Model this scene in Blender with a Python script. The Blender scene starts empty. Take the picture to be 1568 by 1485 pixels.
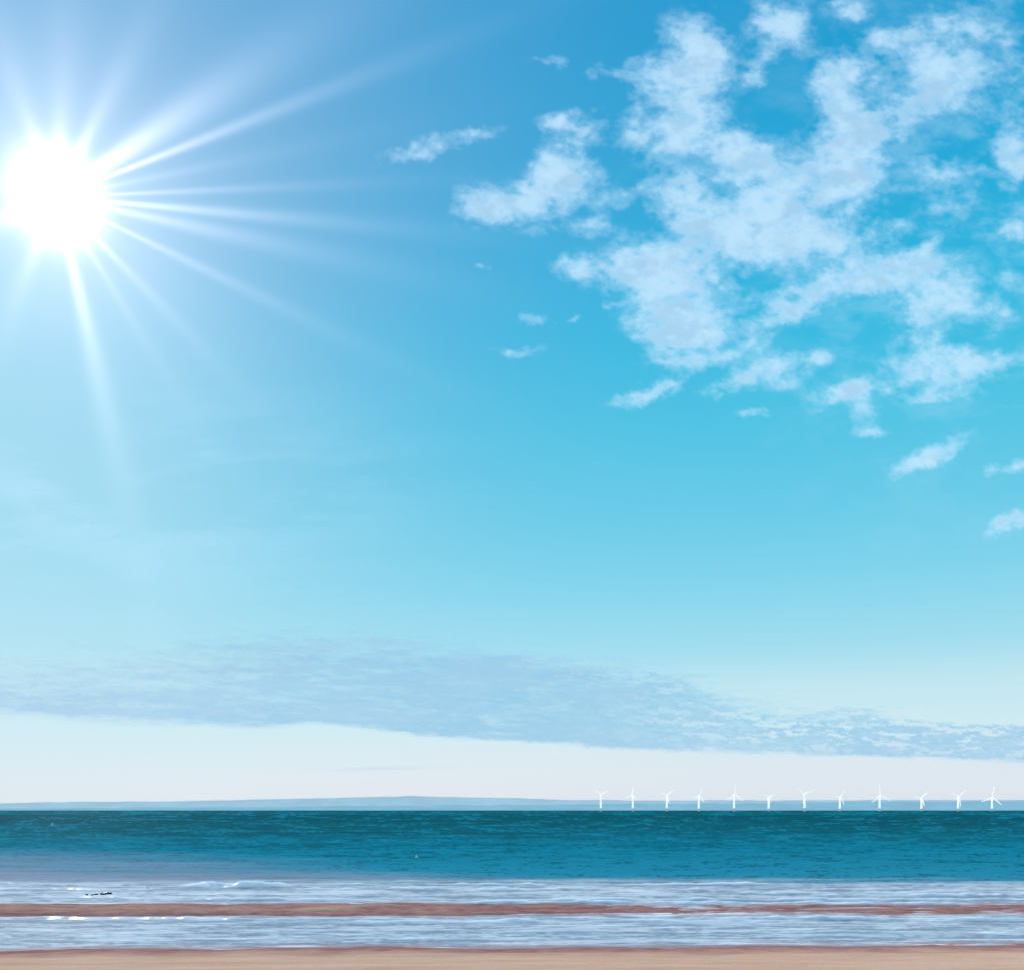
import bpy, math, random
import numpy as np
from mathutils import Vector
random.seed(7)
sc=bpy.context.scene
sc.view_settings.view_transform='Standard'; sc.view_settings.look='None'
sc.view_settings.exposure=0; sc.view_settings.gamma=1
F=1500.0; HZ=1240.0; CX=784.0; CH=4.0

def lin(r,g,b):
    f=lambda c:(c/255)/12.92 if c/255<=0.04045 else ((c/255+0.055)/1.055)**2.4
    return (f(r),f(g),f(b))

# ---------------- numpy noise ----------------
def vnoise(x,y,seed):
    rs=np.random.RandomState(seed); T=rs.rand(256,256)*2-1
    xi=np.floor(x).astype(np.int64); yi=np.floor(y).astype(np.int64)
    fx=x-xi; fy=y-yi
    fx=fx*fx*fx*(fx*(fx*6-15)+10); fy=fy*fy*fy*(fy*(fy*6-15)+10)
    a=T[xi%256,yi%256]; b=T[(xi+1)%256,yi%256]; c=T[xi%256,(yi+1)%256]; d=T[(xi+1)%256,(yi+1)%256]
    return (a*(1-fx)+b*fx)*(1-fy)+(c*(1-fx)+d*fx)*fy
def fbm(x,y,seed,o=5,g=0.5,rot=True):
    s=0;a=1.0;n=0
    for i in range(o):
        c,sn=(math.cos(i*0.7+.3),math.sin(i*0.7+.3)) if rot else (1,0)
        s=s+a*vnoise(x*c-y*sn+i*17.3,x*sn+y*c+i*9.1,seed+i); n+=a; a*=g; x=x*2.03; y=y*2.03
    return s/n
def sst(a,b,x):
    t=np.clip((x-a)/(b-a),0,1); return t*t*(3-2*t)

def grid_mesh(name,X,Y,Z,attrs,mat,smooth=True):
    r,c=X.shape
    me=bpy.data.meshes.new(name)
    co=np.stack([X,Y,Z],-1).reshape(-1,3).astype(np.float32)
    idx=np.arange(r*c).reshape(r,c)
    q=np.stack([idx[:-1,:-1],idx[:-1,1:],idx[1:,1:],idx[1:,:-1]],-1).reshape(-1,4)
    me.vertices.add(len(co)); me.vertices.foreach_set('co',co.ravel())
    me.loops.add(q.size); me.loops.foreach_set('vertex_index',q.ravel().astype(np.int32))
    me.polygons.add(len(q)); me.polygons.foreach_set('loop_start',np.arange(0,q.size,4,dtype=np.int32))
    me.polygons.foreach_set('use_smooth',np.full(len(q),smooth))
    for k,v in attrs.items():
        a=me.attributes.new(k,'FLOAT','POINT'); a.data.foreach_set('value',v.ravel().astype(np.float32))
    me.update(calc_edges=True)
    me.materials.append(mat)
    ob=bpy.data.objects.new(name,me); sc.collection.objects.link(ob); return ob

class NT:
    def __init__(s,tree): s.t=tree
    def n(s,ty,**kw):
        nd=s.t.nodes.new(ty)
        for k,v in kw.items(): setattr(nd,k,v)
        return nd
    def l(s,a,b): s.t.links.new(a,b)
    def put(s,sock,v):
        if isinstance(v,bpy.types.NodeSocket): s.l(v,sock)
        else: sock.default_value=v
    def m(s,op,a,b=0.0,c=0.0,clamp=False):
        nd=s.n('ShaderNodeMath',operation=op,use_clamp=clamp)
        s.put(nd.inputs[0],a); s.put(nd.inputs[1],b); s.put(nd.inputs[2],c); return nd.outputs[0]
    def dot(s,a,v):
        nd=s.n('ShaderNodeVectorMath',operation='DOT_PRODUCT'); s.put(nd.inputs[0],a); s.put(nd.inputs[1],v); return nd.outputs['Value']
    def mix(s,f,a,b,bt='MIX'):
        nd=s.n('ShaderNodeMix',data_type='RGBA',blend_type=bt); s.put(nd.inputs[0],f)
        for k,v in ((6,a),(7,b)):
            if not isinstance(v,bpy.types.NodeSocket): v=tuple(v)+(1.0,) if len(v)==3 else v
            s.put(nd.inputs[k],v)
        return nd.outputs[2]
    def ramp(s,f,pts,interp='LINEAR'):
        nd=s.n('ShaderNodeValToRGB'); cr=nd.color_ramp; cr.interpolation=interp
        while len(cr.elements)<len(pts): cr.elements.new(0.5)
        for e,(p,c) in zip(cr.elements,pts): e.position=p; e.color=tuple(c)+(1,) if len(c)==3 else c
        s.put(nd.inputs[0],f); return nd.outputs[0]
    def attr(s,name): 
        return s.n('ShaderNodeAttribute',attribute_name=name).outputs['Fac']
    def noise(s,vec,scale,detail=4,rough=.5,dist=0):
        nd=s.n('ShaderNodeTexNoise'); s.put(nd.inputs['Vector'],vec); nd.inputs['Scale'].default_value=scale
        nd.inputs['Detail'].default_value=detail; nd.inputs['Roughness'].default_value=rough; nd.inputs['Distortion'].default_value=dist
        return nd.outputs['Fac']
    def mapr(s,v,a,b,c,d,smooth=True):
        nd=s.n('ShaderNodeMapRange',interpolation_type='SMOOTHSTEP' if smooth else 'LINEAR')
        s.put(nd.inputs[0],v)
        for i,x in enumerate((a,b,c,d)): s.put(nd.inputs[i+1],x)
        return nd.outputs[0]
def newmat(name):
    m=bpy.data.materials.new(name); m.use_nodes=True; m.node_tree.nodes.clear(); t=NT(m.node_tree)
    out=t.n('ShaderNodeOutputMaterial'); return m,t,out

# ---------------- camera ----------------
cam=bpy.data.cameras.new('camera'); co=bpy.data.objects.new('camera',cam); sc.collection.objects.link(co)
co.location=(0,0,CH); co.rotation_euler=(math.radians(90),0,0)
cam.sensor_width=36; cam.lens=36*F/1568; cam.shift_y=(HZ-742.5)/1568
cam.clip_start=0.1; cam.clip_end=300000
sc.camera=co

# ---------------- sun ----------------
def pdir(px,py): return Vector(((px-CX)/F,1,(HZ-py)/F)).normalized()
SD=pdir(86,302)
sl=bpy.data.lights.new('sun','SUN'); sl.energy=4.3; sl.angle=math.radians(0.53); sl.color=(1,0.93,0.84)
so=bpy.data.objects.new('sun',sl); sc.collection.objects.link(so); so.location=SD*200
so.rotation_euler=SD.to_track_quat('Z','Y').to_euler()

# ---------------- sky ----------------
w=bpy.data.worlds.new('World'); sc.world=w; w.use_nodes=True; w.name='sky'
w.node_tree.nodes.clear(); t=NT(w.node_tree)
tc=t.n('ShaderNodeTexCoord'); D=tc.outputs['Generated']
sky=t.n('ShaderNodeTexSky',sky_type='NISHITA'); sky.sun_disc=False
sky.sun_elevation=math.asin(SD.z); sky.sun_rotation=math.atan2(SD.x,SD.y); sky.altitude=0; sky.ozone_density=2.0; sky.dust_density=.6
z=t.dot(D,(0,0,1))
el=[(1200,(223,231,241)),(1160,(218,233,242)),(1110,(206,235,243)),(1060,(194,231,241)),(1000,(162,222,239)),(900,(129,213,237)),
    (800,(104,205,233)),(650,(72,196,229)),(500,(40,185,226)),(330,(26,171,219)),(0,(10,154,210))]
pts=[(0.0,lin(218,228,238))]
for py,c in el:
    v=(HZ-py)/F; pts.append((math.sin(math.atan(v)),lin(*c)))
pts.append((1.0,lin(10,120,190)))
base=t.ramp(z,pts)
cosd=t.dot(D,tuple(SD)); ang=t.m('ARCCOSINE',t.m('MINIMUM',cosd,0.99999)); ang=t.m('MULTIPLY',ang,180/math.pi)
def lobe(px,py,width):
    c=t.dot(D,tuple(pdir(px,py))); return t.m('EXPONENT',t.m('MULTIPLY',t.m('SUBTRACT',c,1.0),2/(width*width)))
c1=t.mix(t.m('MULTIPLY',lobe(250,80,.28),0.78),base,lin(88,164,214))
c1=t.mix(t.m('MULTIPLY',lobe(0,780,.28),0.48),c1,lin(186,227,241))
ns=t.mix(1.0,sky.outputs[0],(0.1,0.1,0.1),'MULTIPLY')
c1=t.mix(0.05,c1,ns)
e1=SD.cross(Vector((0,0,1))).normalized(); e2=e1.cross(SD).normalized()
def phi_of(px,py):
    d=pdir(px,py); return math.degrees(math.atan2(d.dot(e2),d.dot(e1)))
phi=t.m('ARCTAN2',t.dot(D,tuple(e2)),t.dot(D,tuple(e1)))
phi=t.m('MULTIPLY',phi,180/math.pi)
long=[(620,92,1.5,1.1),(480,50,5.0,.6),(520,215,1.8,.2),(450,286,1.2,.45),(560,345,1.7,.85),(600,412,2.8,.55),(380,445,2.0,.4),(145,560,3.8,.40)]
short=[(350,120,5,.95),(205,70,5,.6),(100,60,7,.35),(220,440,3.0,.45),(165,430,3,.3),(145,540,4.2,.65),(20,120,7,.3),(-30,350,9,.4),(40,420,6,.35)]
def group(lst):
    bs=None
    for a,b,wd,amp in lst:
        d=t.m('MULTIPLY_ADD',phi,1/wd,-phi_of(a,b)/wd)
        v=t.m('POWER',math.e,t.m('MULTIPLY',t.m('MULTIPLY',d,d),-1.0))
        bs=t.m('MULTIPLY',v,amp) if bs is None else t.m('MULTIPLY_ADD',v,amp,bs)
    return bs
GL=group(long); GS=group(short)
an2=t.m('DIVIDE',ang,t.m('MULTIPLY_ADD',GS,.42,t.m('MULTIPLY_ADD',GL,.12,1.62)))
g1=t.m('MULTIPLY',t.m('EXPONENT',t.m('MULTIPLY',t.m('POWER',an2,2.6),-1.0)),1.9)
g2=t.m('MULTIPLY',t.m('EXPONENT',t.m('DIVIDE',ang,-3.4)),0.80)
g3=t.m('MULTIPLY',t.m('EXPONENT',t.m('DIVIDE',ang,-9.5)),0.08)
tot=t.m('ADD',g1,t.m('ADD',g2,g3))
tot=t.m('ADD',tot,t.m('ADD',t.m('MULTIPLY',GL,t.m('EXPONENT',t.m('MULTIPLY',ang,-1/5.2))),t.m('MULTIPLY',GS,t.m('EXPONENT',t.m('MULTIPLY',ang,-1/3.1)))))
cc=t.n('ShaderNodeCombineXYZ')
for i,k in enumerate((1.0,0.86,0.88)): t.l(t.m('MULTIPLY',tot,k),cc.inputs[i])
fin=t.mix(1.0,c1,cc.outputs[0],'ADD')
sc10=t.n('ShaderNodeVectorMath',operation='SCALE'); t.l(fin,sc10.inputs[0]); sc10.inputs['Scale'].default_value=10.0
bg=t.n('ShaderNodeBackground'); t.l(sc10.outputs[0],bg.inputs[0]); bg.inputs[1].default_value=0.1
wo=t.n('ShaderNodeOutputWorld'); t.l(bg.outputs[0],wo.inputs[0])
w.cycles.sampling_method='MANUAL'; w.cycles.sample_map_resolution=512

# ---------------- clouds ----------------
def cloud_mat(name,col_thin,col_thick,col_dark,amax,fscale,fz):
    m,t,out=newmat(name)
    d=t.attr('coverage')
    g=t.n('ShaderNodeNewGeometry').outputs['Position']
    n=t.noise(g,fscale,3,.6)
    dd=t.m('ADD',d,t.m('MULTIPLY',t.m('MULTIPLY',t.m('SUBTRACT',n,.5),fz),t.m('MULTIPLY',t.m('MULTIPLY',d,t.m('SUBTRACT',1.0,d)),4.0)),clamp=True)
    col=t.mix(dd,col_thin,col_thick)
    col=t.mix(t.attr('shade'),col,col_dark)
    tr=t.n('ShaderNodeBsdfTranslucent'); t.l(col,tr.inputs[0])
    tp=t.n('ShaderNodeBsdfTransparent')
    mx=t.n('ShaderNodeMixShader'); t.l(t.m('MULTIPLY',dd,amax),mx.inputs[0]); t.l(tp.outputs[0],mx.inputs[1]); t.l(tr.outputs[0],mx.inputs[2])
    t.l(mx.outputs[0],out.inputs[0]); return m

blobs=[ # cx,cy,rx,ry,angle(deg, + = rising to right),weight
(1060,60,44,36,0,1.1),(1085,95,34,28,0,1),(1015,122,54,24,12,.9),(1195,38,38,38,20,1.1),(1162,95,16,36,-28,.9),(1430,115,72,62,0,1.5),(1345,58,50,15,-5,.55),(1490,50,60,36,0,.55),(1300,12,26,14,0,.6),
(1285,115,38,32,0,1.3),(1315,185,46,36,0,1.2),(1278,232,48,34,0,1.15),(1305,288,42,42,0,1.15),
(975,198,40,30,0,1),(1062,162,38,28,0,1.1),(1040,215,44,30,0,1.1),(1130,238,42,36,0,1.15),(1045,290,46,42,0,1.1),(1185,298,58,52,0,1.25),(1100,338,50,32,0,1.15),
(890,200,34,22,0,1),(850,188,22,18,0,.8),(868,240,28,22,0,.9),(868,272,44,32,0,1.25),(820,310,46,28,0,1.2),(735,315,38,27,0,1.05),(775,320,28,15,0,.75),(900,345,32,12,0,.7),(955,300,42,13,20,.75),
(1020,415,68,46,0,1.5),(1050,480,60,44,0,1.5),(975,408,36,30,0,.9),(1035,520,42,16,0,.95),
(1150,380,78,26,-8,1.1),(1255,362,80,26,-5,1.15),(1320,425,115,22,11,1.4),(1210,478,58,20,26,1.25),(1130,535,45,11,10,.65),
(1178,568,55,22,0,1.2),(1110,590,38,10,10,.8),(1040,553,44,12,0,1.05),(1000,596,54,11,20,1.1),(1312,598,62,16,14,1.2),(1322,630,20,20,0,1),(1340,662,27,7,0,.6),
(1450,460,56,36,0,1.3),(1400,485,28,24,0,.75),(1440,560,68,26,-6,1.3),(1420,520,28,18,0,.7),(1440,606,52,10,8,.9),(1505,555,46,12,5,.95),
(1420,698,52,14,24,1.2),(1540,715,38,11,10,.8),(1548,800,38,11,22,1),(880,408,32,18,0,1),(812,490,26,9,-10,.7),(800,535,32,8,10,.6),(935,463,14,5,0,.5),(880,485,14,6,35,.5),
(712,206,44,11,6,.95),(640,232,46,13,12,.75),(1435,265,60,24,0,.85),(1550,235,30,40,0,1),(1375,345,26,11,0,.85),(1550,350,30,15,0,.75),
(1410,375,44,9,28,.7),(1260,545,30,12,0,.7),(842,92,30,9,0,.6),(945,105,44,12,0,.75),(1555,430,25,16,0,.6),(1165,632,34,6,0,.55),(740,412,12,6,0,.5),
(1450,320,60,22,20,.45),(1520,480,40,22,0,.5),(1380,180,40,32,0,.45),
(1650,150,80,60,0,1),(1720,330,90,50,0,1),(1680,560,80,35,0,.9),(1850,460,80,50,0,1),(1900,200,90,60,0,1),(1640,700,50,15,15,.7),(1300,-60,80,40,0,.9),(1000,-90,60,40,0,.8),(1550,-70,90,50,0,1)]
gx=np.arange(-350,2000,2.0); gy=np.arange(-160,960,2.0)
PX,PY=np.meshgrid(gx,gy)
wx=PX+17*fbm(PX/50,PY/38,11,5,.58)+8*fbm(PX/14,PY/12,31,4,.6); wy=PY+13*fbm(PX/50,PY/38,51,5,.58)+6*fbm(PX/14,PY/12,71,4,.6)
M=np.zeros_like(PX)
for cx,cy,rx,ry,a,wt in blobs:
    a=math.radians(a); dx=wx-cx; dy=-(wy-cy)
    u=(dx*math.cos(a)+dy*math.sin(a))/rx; v=(-dx*math.sin(a)+dy*math.cos(a))/ry
    M=M+wt*np.exp(-(u*u+v*v)*0.92)
N=fbm(PX/58,PY/42,101,8,.55); N2=fbm(PX/16,PY/11,151,5,.6); N3=fbm(PX/30,PY/20,171,6,.55)
Mc=1.25*np.tanh(M/1.25)
S=Mc+0.52*N+0.27*N2+.30*N3
dens=.90*sst(0.20,1.14,S)+.10*sst(.9,1.6,S)
halo=.36*sst(-.02,.75,S+.12*N2)
dens=np.maximum(dens,halo)*sst(0.01,0.34,Mc)
veil=sst(-.1,.6,fbm(PX/210+PY/300,PY/42,201,6,.55)+.1)*np.exp(-((PX-160)/330)**2)*np.exp(-((PY-760)/130)**2)
right=sst(.0,.8,fbm(PX/90,PY/45,231,6,.6)+.15)*sst(1050,1450,PX)*np.exp(-((PY-330)/330)**2)
dens=np.clip(np.maximum(dens,np.maximum(.34*veil,.34*right)),0,1)
shade=np.clip(1.1*sst(-.25,.45,fbm(PX/38,PY/26,181,6,.6))*sst(.5,1,dens),0,1)
H1=2600.0
V=(HZ-PY)/F; U=(PX-CX)/F
m1=cloud_mat('cloud_vapour',(.84,.93,.96),(.77,.83,.84),(.61,.70,.75),.92,.016,.3)
grid_mesh('cumulus_clouds',U*H1/V,H1/V,np.full_like(PX,H1),{'coverage':dens,'shade':shade},m1)

gx=np.arange(-500,2100,2.5); gy=np.arange(880,1216,1.4)
PX,PY=np.meshgrid(gx,gy)
top=np.interp(gx,[-500,0,300,450,600,760,860,1000,1100,1200,1350,1450,1568,2100],[1000,985,965,945,938,948,978,1008,1035,1065,1072,1086,1110,1145])[None,:]
bot=np.interp(gx,[-500,0,150,300,400,480,560,640,850,1000,1150,1300,1568,2100],[1095,1100,1108,1116,1122,1112,1122,1131,1138,1149,1158,1160,1168,1178])[None,:]
n1=fbm(PX/60,PY/9,301,6,.6,False); n2=fbm(PX/190,PY/26,351,4,.5,False); n3=fbm(PX/13,PY/4,371,4,.65,False); n4=fbm(PX/34-PY/22,PY/6,391,5,.6,False)
soft=np.interp(gx,[0,500,900,1300,1568],[120,105,60,28,20])[None,:]
tp=sst(0,1,(PY-top+22*n1+26*n2+14*n3+16*n4)/soft)
bt=sst(0,1,(bot-PY+6*n2+4*n1+2*n3)/np.interp(gx,[0,500,1000],[24,12,8])[None,:])
brk=sst(750,1250,PX)
dn=tp*bt*(0.94+0.24*n1+.2*n2+.35*n4+.15*n3)
holes=sst(.0,.42,n1+.7*n3+.4*n4)*brk*np.exp(-((PY-(bot-46))/44)**2)
dn=dn*(1-.9*holes)
hol2=sst(.08,.42,n4+.5*n3)*sst(450,800,PX)*np.exp(-((PY-top-24)/36)**2); dn=dn*(1-.7*hol2)
thin=np.exp(-((PX-585)/75)**2-((PY-1176-(585-PX)*.03)/2.6)**2)*.35
dn=np.clip(np.maximum(dn,thin),0,1)
H2=1300.0; V=(HZ-PY)/F; U=(PX-CX)/F
m2=cloud_mat('stratus_vapour',(.50,.72,.78),(.405,.60,.67),(.56,.65,.70),.86,.004,.35)
grid_mesh('stratus_cloud_bank',U*H2/V,H2/V,np.full_like(PX,H2),{'coverage':dn,'shade':np.clip(sst(800,0,PX)*.85+.35*sst(0,.5,n2)+.3*sst(0,.5,n4),0,1)},m2)

# ---------------- beach / seabed ----------------
def sandz(X,Y):
    n=fbm(X/9,Y/7,401,4); n2=fbm(X/2.2,Y/.9,421,4,.55); n5=fbm(X/1.1,Y/.6,427,4,.6)
    shore=28.0+1.3*fbm(X/11+3,Y*0+.5,441,3)+0.03*X
    z=np.where(Y<shore,(shore-Y)*0.055,-(Y-shore)*0.07)
    z=np.maximum(z,-0.22)
    bc=39.5; bar=0.27*np.exp(-((Y-bc-.7*n)/3.4)**4)
    barh=np.interp(X,[-40,-5,-1,3,12,40],[1.16,1.09,.97,.88,.84,.86])
    z=z+bar*barh+.05*n5*np.exp(-((Y-bc)/5)**4)
    z=np.where(Y>45,z-(Y-45)*0.03,z); z=np.maximum(z,-4.0)
    return np.where(Y<80,z+0.02*n+0.03*n2,z)
ys=np.concatenate([np.linspace(-60,18,50)[:-1],np.linspace(18,46,480)[:-1],np.linspace(46,90,80)[:-1],np.geomspace(90,90000,50)])
us=np.linspace(-1,1,800)
Yg,Ug=np.meshgrid(ys,us,indexing='ij')
Xg=Ug*np.maximum(60,Yg*1.4)
Zg=sandz(Xg,Yg)
Zg=np.where(Yg<0,np.minimum(Zg,2.2),Zg)
ms,t,out=newmat('sand')
g=t.n('ShaderNodeNewGeometry').outputs['Position']; sx=t.n('ShaderNodeSeparateXYZ'); t.l(g,sx.inputs[0])
wet=t.mapr(t.m('ADD',sx.outputs[2],t.m('MULTIPLY',t.m('SUBTRACT',t.noise(g,.5,4),.5),.12)),.02,.20,1,0)
nn=t.noise(g,1.3,6,.65); n4=t.noise(g,26,3,.7)
mp=t.n('ShaderNodeMapping'); t.l(g,mp.inputs[0]); mp.inputs['Scale'].default_value=(.25,1.6,1)
st=t.noise(mp.outputs[0],1.0,5,.6)
dry=t.mix(t.mapr(st,.3,.7,0,1),(.84,.43,.27),(.94,.55,.38))
wetc=t.mix(t.mapr(nn,.3,.7,0,1),(.38,.135,.115),(.56,.27,.235))
colr=t.mix(wet,dry,wetc); colr=t.mix(t.mapr(n4,.38,.75,0,.35),colr,(.32,.14,.11))
p=t.n('ShaderNodeBsdfDiffuse'); t.l(colr,p.inputs['Color']); p.inputs['Roughness'].default_value=.2
b=t.n('ShaderNodeBump'); b.inputs['Strength'].default_value=.6; b.inputs['Distance'].default_value=.05; t.l(t.m('ADD',nn,t.m('MULTIPLY',n4,.3)),b.inputs['Height']); t.l(b.outputs[0],p.inputs['Normal'])
t.l(p.outputs[0],out.inputs[0])
grid_mesh('sand_beach',Xg,Yg,Zg,{},ms)

# ---------------- sea ----------------
ts=np.concatenate([HZ+np.array([.07,.12,.2,.35,.6,.9]),np.arange(HZ+1.3,HZ+240,.5)])
yy=CH*F/(ts-HZ)
us=np.linspace(-1.25,1.25,1200)
Yw,Uw=np.meshgrid(yy,us,indexing='ij'); Xw=Uw*Yw
T=HZ+CH*F/Yw; PXw=CX+F*Uw
amp=np.interp(Yw,[22,36,44,52,90,200,1000],[.012,.018,.02,.035,.06,.07,.0])
Zw=amp*(fbm(Xw/5,Yw/1.5,501,4,.45)+.3*fbm(Xw/1.4,Yw/.6,521,2))
depth=Zw-sandz(Xw,Yw)
fo=np.zeros_like(Zw); dk=np.zeros_like(Zw)
def ridge(px0,px1,py,hh,wid=.28,fk=9):
    global Zw,fo,dk
    yc=CH*F/(py-HZ); x0=(px0-CX)/F*yc; x1=(px1-CX)/F*yc
    L=.12*(x1-x0)+.2
    e=sst(x0-L,x0+L,Xw)*sst(x1+L,x1-L,Xw)
    yc2=yc+.5*fbm(Xw/4,Yw*0+px0,541,4)
    br=.7+.7*fbm(Xw/.7,Yw/.7,561,3)+1.1*fbm(Xw/2.2,Yw*0+py,565,3)
    gsh=np.exp(-((Yw-yc2)/wid)**2)*e*np.clip(br,0,2)
    Zw=Zw+hh*gsh; fo=np.maximum(fo,gsh*min(1.4,hh*fk))
    dk=np.maximum(dk,np.exp(-((Yw-yc2+wid*2.2)/(wid*1.1))**2)*e*np.clip(br,0,1)*min(.7,hh*6))  # shade of the near wave face, painted into the water colour
for r in [(285,455,1355.5,.20,.75,14),(730,800,1361,.13,.4,14),(835,900,1360,.13,.4,14),(1010,1110,1362,.13,.36,13),(1110,1400,1367,.12,.32,13),(480,700,1361,.11,.32,12),(1250,1568,1371,.11,.32,12),(20,200,1373,.05),
          (700,1000,1382,.10,.3,11),(1510,1640,1370,.12),(-200,60,1352,.09),(900,1568,1406,.10,.3,11),(0,620,1407,.07),(500,1300,1354,.09,.32,12),(0,380,1361,.07),(800,1568,1377,.09,.3,11),(250,700,1377,.08,.3,11),(300,1000,1349,.05),
          (1000,1568,1383,.10,.3,11),(200,700,1383,.07),(400,1200,1411,.08,.3,11),(0,700,1424,.03),(800,1568,1426,.05),(200,900,1438,.04),(800,1568,1446,.05,.25,11)]:
    ridge(*r)
left=sst(1150,-60,PXw+160*fbm(Xw/30,Yw/12,601,4))
shal=sst(0,1,(T-(1348-60*left)+9*fbm(PXw/260,T/4,611,6,.6,False))/(14+50*left))*(.8+.5*fbm(PXw/150,T/1.8,613,5,.6,False))*(.6+.4*left)
near=sst(1341,1360,T+7*fbm(PXw/200,T/3,631,5,.55,False))
stre=fbm(PXw/110,T/2.6,641,6,.62,False)
st2=fbm(PXw/80,T/2.4,671,5,.6,False)+.55*fbm(PXw/12,T/1.6,681,3,.6,False)
foam=sst(.10,.46,stre)*sst(1350,1362,T)*.6
rb=np.interp(PXw,[0,650,760,1568],[0.2,.3,1,.9])*np.exp(-((T-1393)/12)**2)
foam=np.clip(foam+rb*sst(-.10,.35,fbm(PXw/26,T/3,661,5,.65,False))*.45+fo,0,1)
seethru=.85*sst(.085,.0,depth+.03*fbm(PXw/20,T/2.5,663,4,.6,False))*sst(60,50,Yw)
mw,t,out=newmat('sea_water')
g=t.n('ShaderNodeNewGeometry').outputs['Position']; sx=t.n('ShaderNodeSeparateXYZ'); t.l(g,sx.inputs[0])
Y=sx.outputs[1]
lg=t.m('LOGARITHM',t.m('MAXIMUM',Y,10.0),10.0)
deep=t.ramp(t.mapr(lg,1.7,3.0,0,1,False),[(0,(.07,.28,.36)),(.08,(.018,.255,.345)),(.22,(.003,.20,.275)),(.42,(.001,.118,.148)),(.7,(.0,.088,.104)),(.9,(.0,.085,.102)),(1,(.0,.13,.16))])
mp=t.n('ShaderNodeMapping'); t.l(g,mp.inputs[0]); mp.inputs['Scale'].default_value=(.012,.05,1)
pat=t.noise(mp.outputs[0],1.0,6,.6)
deep=t.mix(t.mapr(pat,.46,.68,0,.4),deep,(.0,.22,.31)); deep=t.mix(t.mapr(pat,.48,.3,0,.6),deep,(.0,.08,.098))
mp2=t.n('ShaderNodeMapping'); t.l(g,mp2.inputs[0]); mp2.inputs['Scale'].default_value=(.35,1.3,1)
rip=t.noise(mp2.outputs[0],1.0,5,.7)
wv=t.attr('wave')
deep=t.mix(t.mapr(wv,.0,.6,0,.6),deep,(.01,.25,.34)); deep=t.mix(t.mapr(wv,.0,-.6,0,.55),deep,(.0,.08,.105))
murk=(.36,.34,.41)
c=t.mix(t.attr('shallow'),deep,murk)
sk=t.attr('streak')
c=t.mix(t.attr('near'),c,t.mix(t.mapr(sk,-.5,.5,0,1),(.26,.30,.37),(.60,.62,.66)))
c=t.mix(t.attr('seethru'),c,(.44,.22,.20))
c=t.mix(t.attr('foam'),c,(.88,.88,.9))
c=t.mix(t.attr('face_shade'),c,(.12,.17,.24))
b=t.n('ShaderNodeBump'); b.inputs['Strength'].default_value=.5; b.inputs['Distance'].default_value=.03
t.l(rip,b.inputs['Height'])
df=t.n('ShaderNodeBsdfDiffuse'); t.l(c,df.inputs[0]); t.l(b.outputs[0],df.inputs['Normal'])
gs=t.n('ShaderNodeBsdfGlossy'); gs.inputs['Roughness'].default_value=.13; t.l(b.outputs[0],gs.inputs['Normal'])
gf=t.m('MULTIPLY',t.mapr(t.attr('near'),0,1,.012,.11),t.m('SUBTRACT',1.0,t.m('MULTIPLY',t.attr('foam'),.9)))
mx=t.n('ShaderNodeMixShader'); t.l(gf,mx.inputs[0]); t.l(df.outputs[0],mx.inputs[1]); t.l(gs.outputs[0],mx.inputs[2])
t.l(mx.outputs[0],out.inputs[0])
wav=fbm(PXw/34,T/2.2,691,5,.62,False)+.75*fbm(PXw/6,T/1.3,695,3,.65,False)
grid_mesh('sea',Xw,Yw,Zw,{'shallow':np.clip(shal,0,1),'near':near,'foam':foam,'streak':st2,'face_shade':np.clip(dk,0,1),'wave':wav,'seethru':seethru},mw)

# ---------------- distant coast ----------------
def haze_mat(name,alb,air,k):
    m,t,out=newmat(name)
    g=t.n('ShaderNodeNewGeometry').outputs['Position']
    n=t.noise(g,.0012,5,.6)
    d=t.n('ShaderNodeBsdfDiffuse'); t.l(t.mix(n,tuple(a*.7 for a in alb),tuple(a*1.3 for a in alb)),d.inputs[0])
    e=t.n('ShaderNodeEmission'); t.l(t.mix(t.mapr(n,.3,.7,0,1),tuple(a*.94 for a in air),tuple(min(1,a*1.06) for a in air)),e.inputs[0])  # emission stands in for aerial haze; there is no atmosphere volume
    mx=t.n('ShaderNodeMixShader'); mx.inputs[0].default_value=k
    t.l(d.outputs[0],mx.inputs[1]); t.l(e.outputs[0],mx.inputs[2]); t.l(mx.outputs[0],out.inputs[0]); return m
def hills(name,dist,xs,tops,mat,seed,rough):
    px=np.linspace(xs[0],xs[-1],700); tp=np.interp(px,xs,tops)
    h=(HZ-tp)/F*dist*(1+0*px)+CH
    h=h+rough*dist/F*fbm(px/40,px*0,seed,6,.6)*np.clip((HZ-tp)/8,0,1)
    rows=[]
    for f,dd in ((0,-900),(.5,-500),(.85,-200),(1,0),(.8,500),(0,1500)):
        X=(px-CX)/F*dist; rows.append(np.stack([X,np.full_like(X,dist+dd),np.maximum(h*f,-3) - (2 if f==0 else 0)],-1))
    R=np.array(rows); grid_mesh(name,R[...,0],R[...,1],R[...,2],{},mat)
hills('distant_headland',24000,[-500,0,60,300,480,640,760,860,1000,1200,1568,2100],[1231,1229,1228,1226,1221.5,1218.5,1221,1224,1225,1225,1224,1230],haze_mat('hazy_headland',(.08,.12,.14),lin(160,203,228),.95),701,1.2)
hills('distant_coast',18000,[-500,60,400,640,860,1200,1400,1568,2100],[1240,1237,1235,1233,1231,1229,1227,1226,1230],haze_mat('hazy_coast',(.07,.10,.13),lin(136,190,218),.95),731,2.0)

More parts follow.
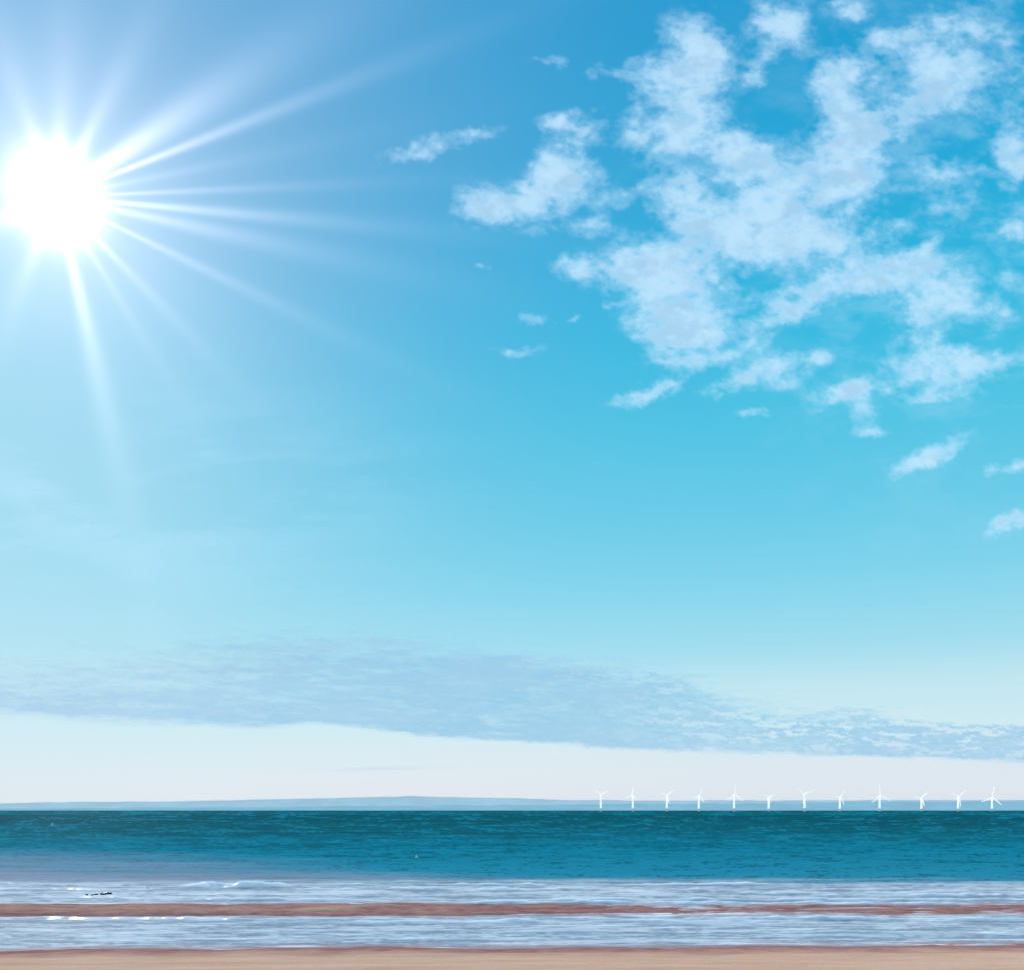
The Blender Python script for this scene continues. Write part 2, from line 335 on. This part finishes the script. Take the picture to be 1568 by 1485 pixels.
# ---------------- wind turbines ----------------
mt,t,out=newmat('turbine_white_paint_glow')
p=t.n('ShaderNodeBsdfPrincipled'); g=t.n('ShaderNodeNewGeometry').outputs['Position']
t.l(t.mix(t.noise(g,.1,3),(.8,.8,.8),(.88,.88,.87)),p.inputs['Base Color']); p.inputs['Roughness'].default_value=.4
p.inputs['Emission Color'].default_value=(.98,.96,.93,1); p.inputs['Emission Strength'].default_value=.7 # glow added to whiten the backlit side, imitating distance haze
t.l(p.outputs[0],out.inputs[0])
my,t,out=newmat('turbine_yellow_base_glow'); p=t.n('ShaderNodeBsdfPrincipled'); p.inputs['Base Color'].default_value=(.6,.55,.4,1)
p.inputs['Emission Color'].default_value=(.6,.7,.75,1); p.inputs['Emission Strength'].default_value=.4; t.l(p.outputs[0],out.inputs[0])  # bluish glow put into the base material to imitate haze
def part(name,verts,faces,mat,parent,smooth=True):
    me=bpy.data.meshes.new(name); me.from_pydata(verts,[],faces); me.update(); me.materials.append(mat)
    for q in me.polygons: q.use_smooth=smooth
    o=bpy.data.objects.new(name,me); sc.collection.objects.link(o); o.parent=parent; return o
def lathe(prof,n=14):
    vs=[];fs=[]
    for r,z in prof:
        for i in range(n): a=2*math.pi*i/n; vs.append((r*math.cos(a),r*math.sin(a),z))
    for j in range(len(prof)-1):
        for i in range(n): fs.append((j*n+i,j*n+(i+1)%n,(j+1)*n+(i+1)%n,(j+1)*n+i))
    fs.append(tuple(range((len(prof)-1)*n,len(prof)*n))); return vs,fs
turb=[(920,1215,11,25,12,10),(969,1216,10,78,11,-25),(1021,1216,11,40,12,8),(1070,1218,10,70,10,20),(1124,1216,14,88,14,15),(1177,1220,9,30,10,8),
      (1232,1214,13,20,13,-12),(1286,1219,11,55,11,15),(1347,1217,15,95,14,5),(1411,1221,11,48,12,-15),(1467,1218,14,38,13,10),(1519,1220,15,80,15,-10)]
for px,py,bl_,rot,_,yaw in turb:
    hubh=75.0; dist=hubh*F/(HZ-py)
    e=bpy.data.objects.new('wind_turbine',None); sc.collection.objects.link(e)
    e.location=((px-CX)/F*dist,dist,0); e.rotation_euler=(0,0,math.radians(yaw))
    s=dist/F
    v,f=lathe([(1.6*s,14),(1.45*s,30),(1.2*s,55),(.95*s,hubh-1.5)]); part('tower',v,f,mt,e)
    v,f=lathe([(1.7*s,-3),(1.7*s,12),(2.0*s,12.2),(2.0*s,13.6),(1.6*s,14)]); part('foundation',v,f,my,e)
    a=1.1*s; L0,L1=-2.2*s,3.6*s; prof=[(L0,.55),(L0+.5*s,.9),(0,1),(L1-.8*s,.95),(L1,.6)]
    vs=[];fs=[]
    for yv,k in prof:
        for i in range(10):
            an=2*math.pi*i/10; vs.append((a*k*math.cos(an)*.9,yv,hubh+a*k*math.sin(an)))
    for j in range(4):
        for i in range(10): fs.append((j*10+i,j*10+(i+1)%10,(j+1)*10+(i+1)%10,(j+1)*10+i))
    fs+= [tuple(range(10)),tuple(range(40,50))]; part('nacelle',vs,fs,mt,e)
    vs=[];fs=[]
    for yv,k in ((-2.2*s,1.0),(-3.0*s,.85),(-3.7*s,.3)):
        for i in range(10): an=2*math.pi*i/10; vs.append((1.0*s*k*math.cos(an),yv,hubh+1.0*s*k*math.sin(an)))
    for j in range(2):
        for i in range(10): fs.append((j*10+i,j*10+(i+1)%10,(j+1)*10+(i+1)%10,(j+1)*10+i))
    fs.append(tuple(range(20,30))); part('hub',vs,fs,mt,e)
    R=bl_*s*1.15
    for k in range(3):
        an=math.radians(rot+120*k); dx,dz=math.cos(an),math.sin(an); nx,nz=-dz,dx
        vs=[];fs=[]
        st=[(0.0,.8,.45),(.06,1.1,.45),(.2,2.0,.35),(.5,1.6,.22),(.8,1.2,.12),(1,.5,.05)]
        for q,ch,th in st:
            r=q*R; c=ch*s*1.3; h=th*s
            for (o1,o2) in ((-.35*c,0),(0,h/2),(.65*c,0),(0,-h/2)):
                vs.append((dx*r+nx*o1,-2.7*s+o2-.05*q*q*R*.4,hubh+dz*r+nz*o1))
        for j in range(5):
            for i in range(4): fs.append((j*4+i,j*4+(i+1)%4,(j+1)*4+(i+1)%4,(j+1)*4+i))
        fs.append((20,21,22,23)); part('blade_%d'%(k+1),vs,fs,mt,e)

# ---------------- small things ----------------
mr,t,out=newmat('wet_rock'); p=t.n('ShaderNodeBsdfPrincipled'); g=t.n('ShaderNodeNewGeometry').outputs['Position']
t.l(t.mix(t.noise(g,8,5),(.02,.025,.03),(.07,.07,.075)),p.inputs['Base Color']); p.inputs['Roughness'].default_value=.5; t.l(p.outputs[0],out.inputs[0])
import bmesh
bm=bmesh.new()
for px,py,wd in ((133,1369.5,.05),(147,1369,.09),(158,1369,.11),(166,1368,.12),(226,1360,.07),(141,1370,.05)):
    d=CH*F/(py-HZ); r=bmesh.ops.create_icosphere(bm,subdivisions=2,radius=wd)
    for v in r['verts']:
        k=1+.3*(math.sin(v.co.x*40+px)*math.sin(v.co.y*33)+math.sin(v.co.z*50+py)*.5)
        v.co=Vector((v.co.x*1.3*k+(px-CX)/F*d,v.co.y*k+d,v.co.z*.75*k+.02))
me=bpy.data.meshes.new('shore_rocks'); bm.to_mesh(me); bm.free(); me.materials.append(mr)
sc.collection.objects.link(bpy.data.objects.new('shore_rocks',me))
mb,t,out=newmat('buoy_white'); p=t.n('ShaderNodeBsdfPrincipled'); p.inputs['Roughness'].default_value=.4
g=t.n('ShaderNodeNewGeometry').outputs['Position']; t.l(t.mix(t.noise(g,6,3),(.8,.8,.77),(.9,.9,.88)),p.inputs['Base Color'])
t.l(p.outputs[0],out.inputs[0])
for px,py,s in ((80,1264,.34),(638,1314,.12)):
    d=CH*F/(py-HZ)
    v,f=lathe([(.3*s,-.5*s),(1.0*s,-.1*s),(1.1*s,.1*s),(.85*s,.7*s),(.55*s,1.2*s),(.3*s,1.7*s),(.22*s,2.3*s),(.05*s,2.5*s)])
    me=bpy.data.meshes.new('buoy'); me.from_pydata(v,[],f); me.update(); me.materials.append(mb)
    o=bpy.data.objects.new('buoy',me); sc.collection.objects.link(o); o.location=((px-CX)/F*d,d,0.05)
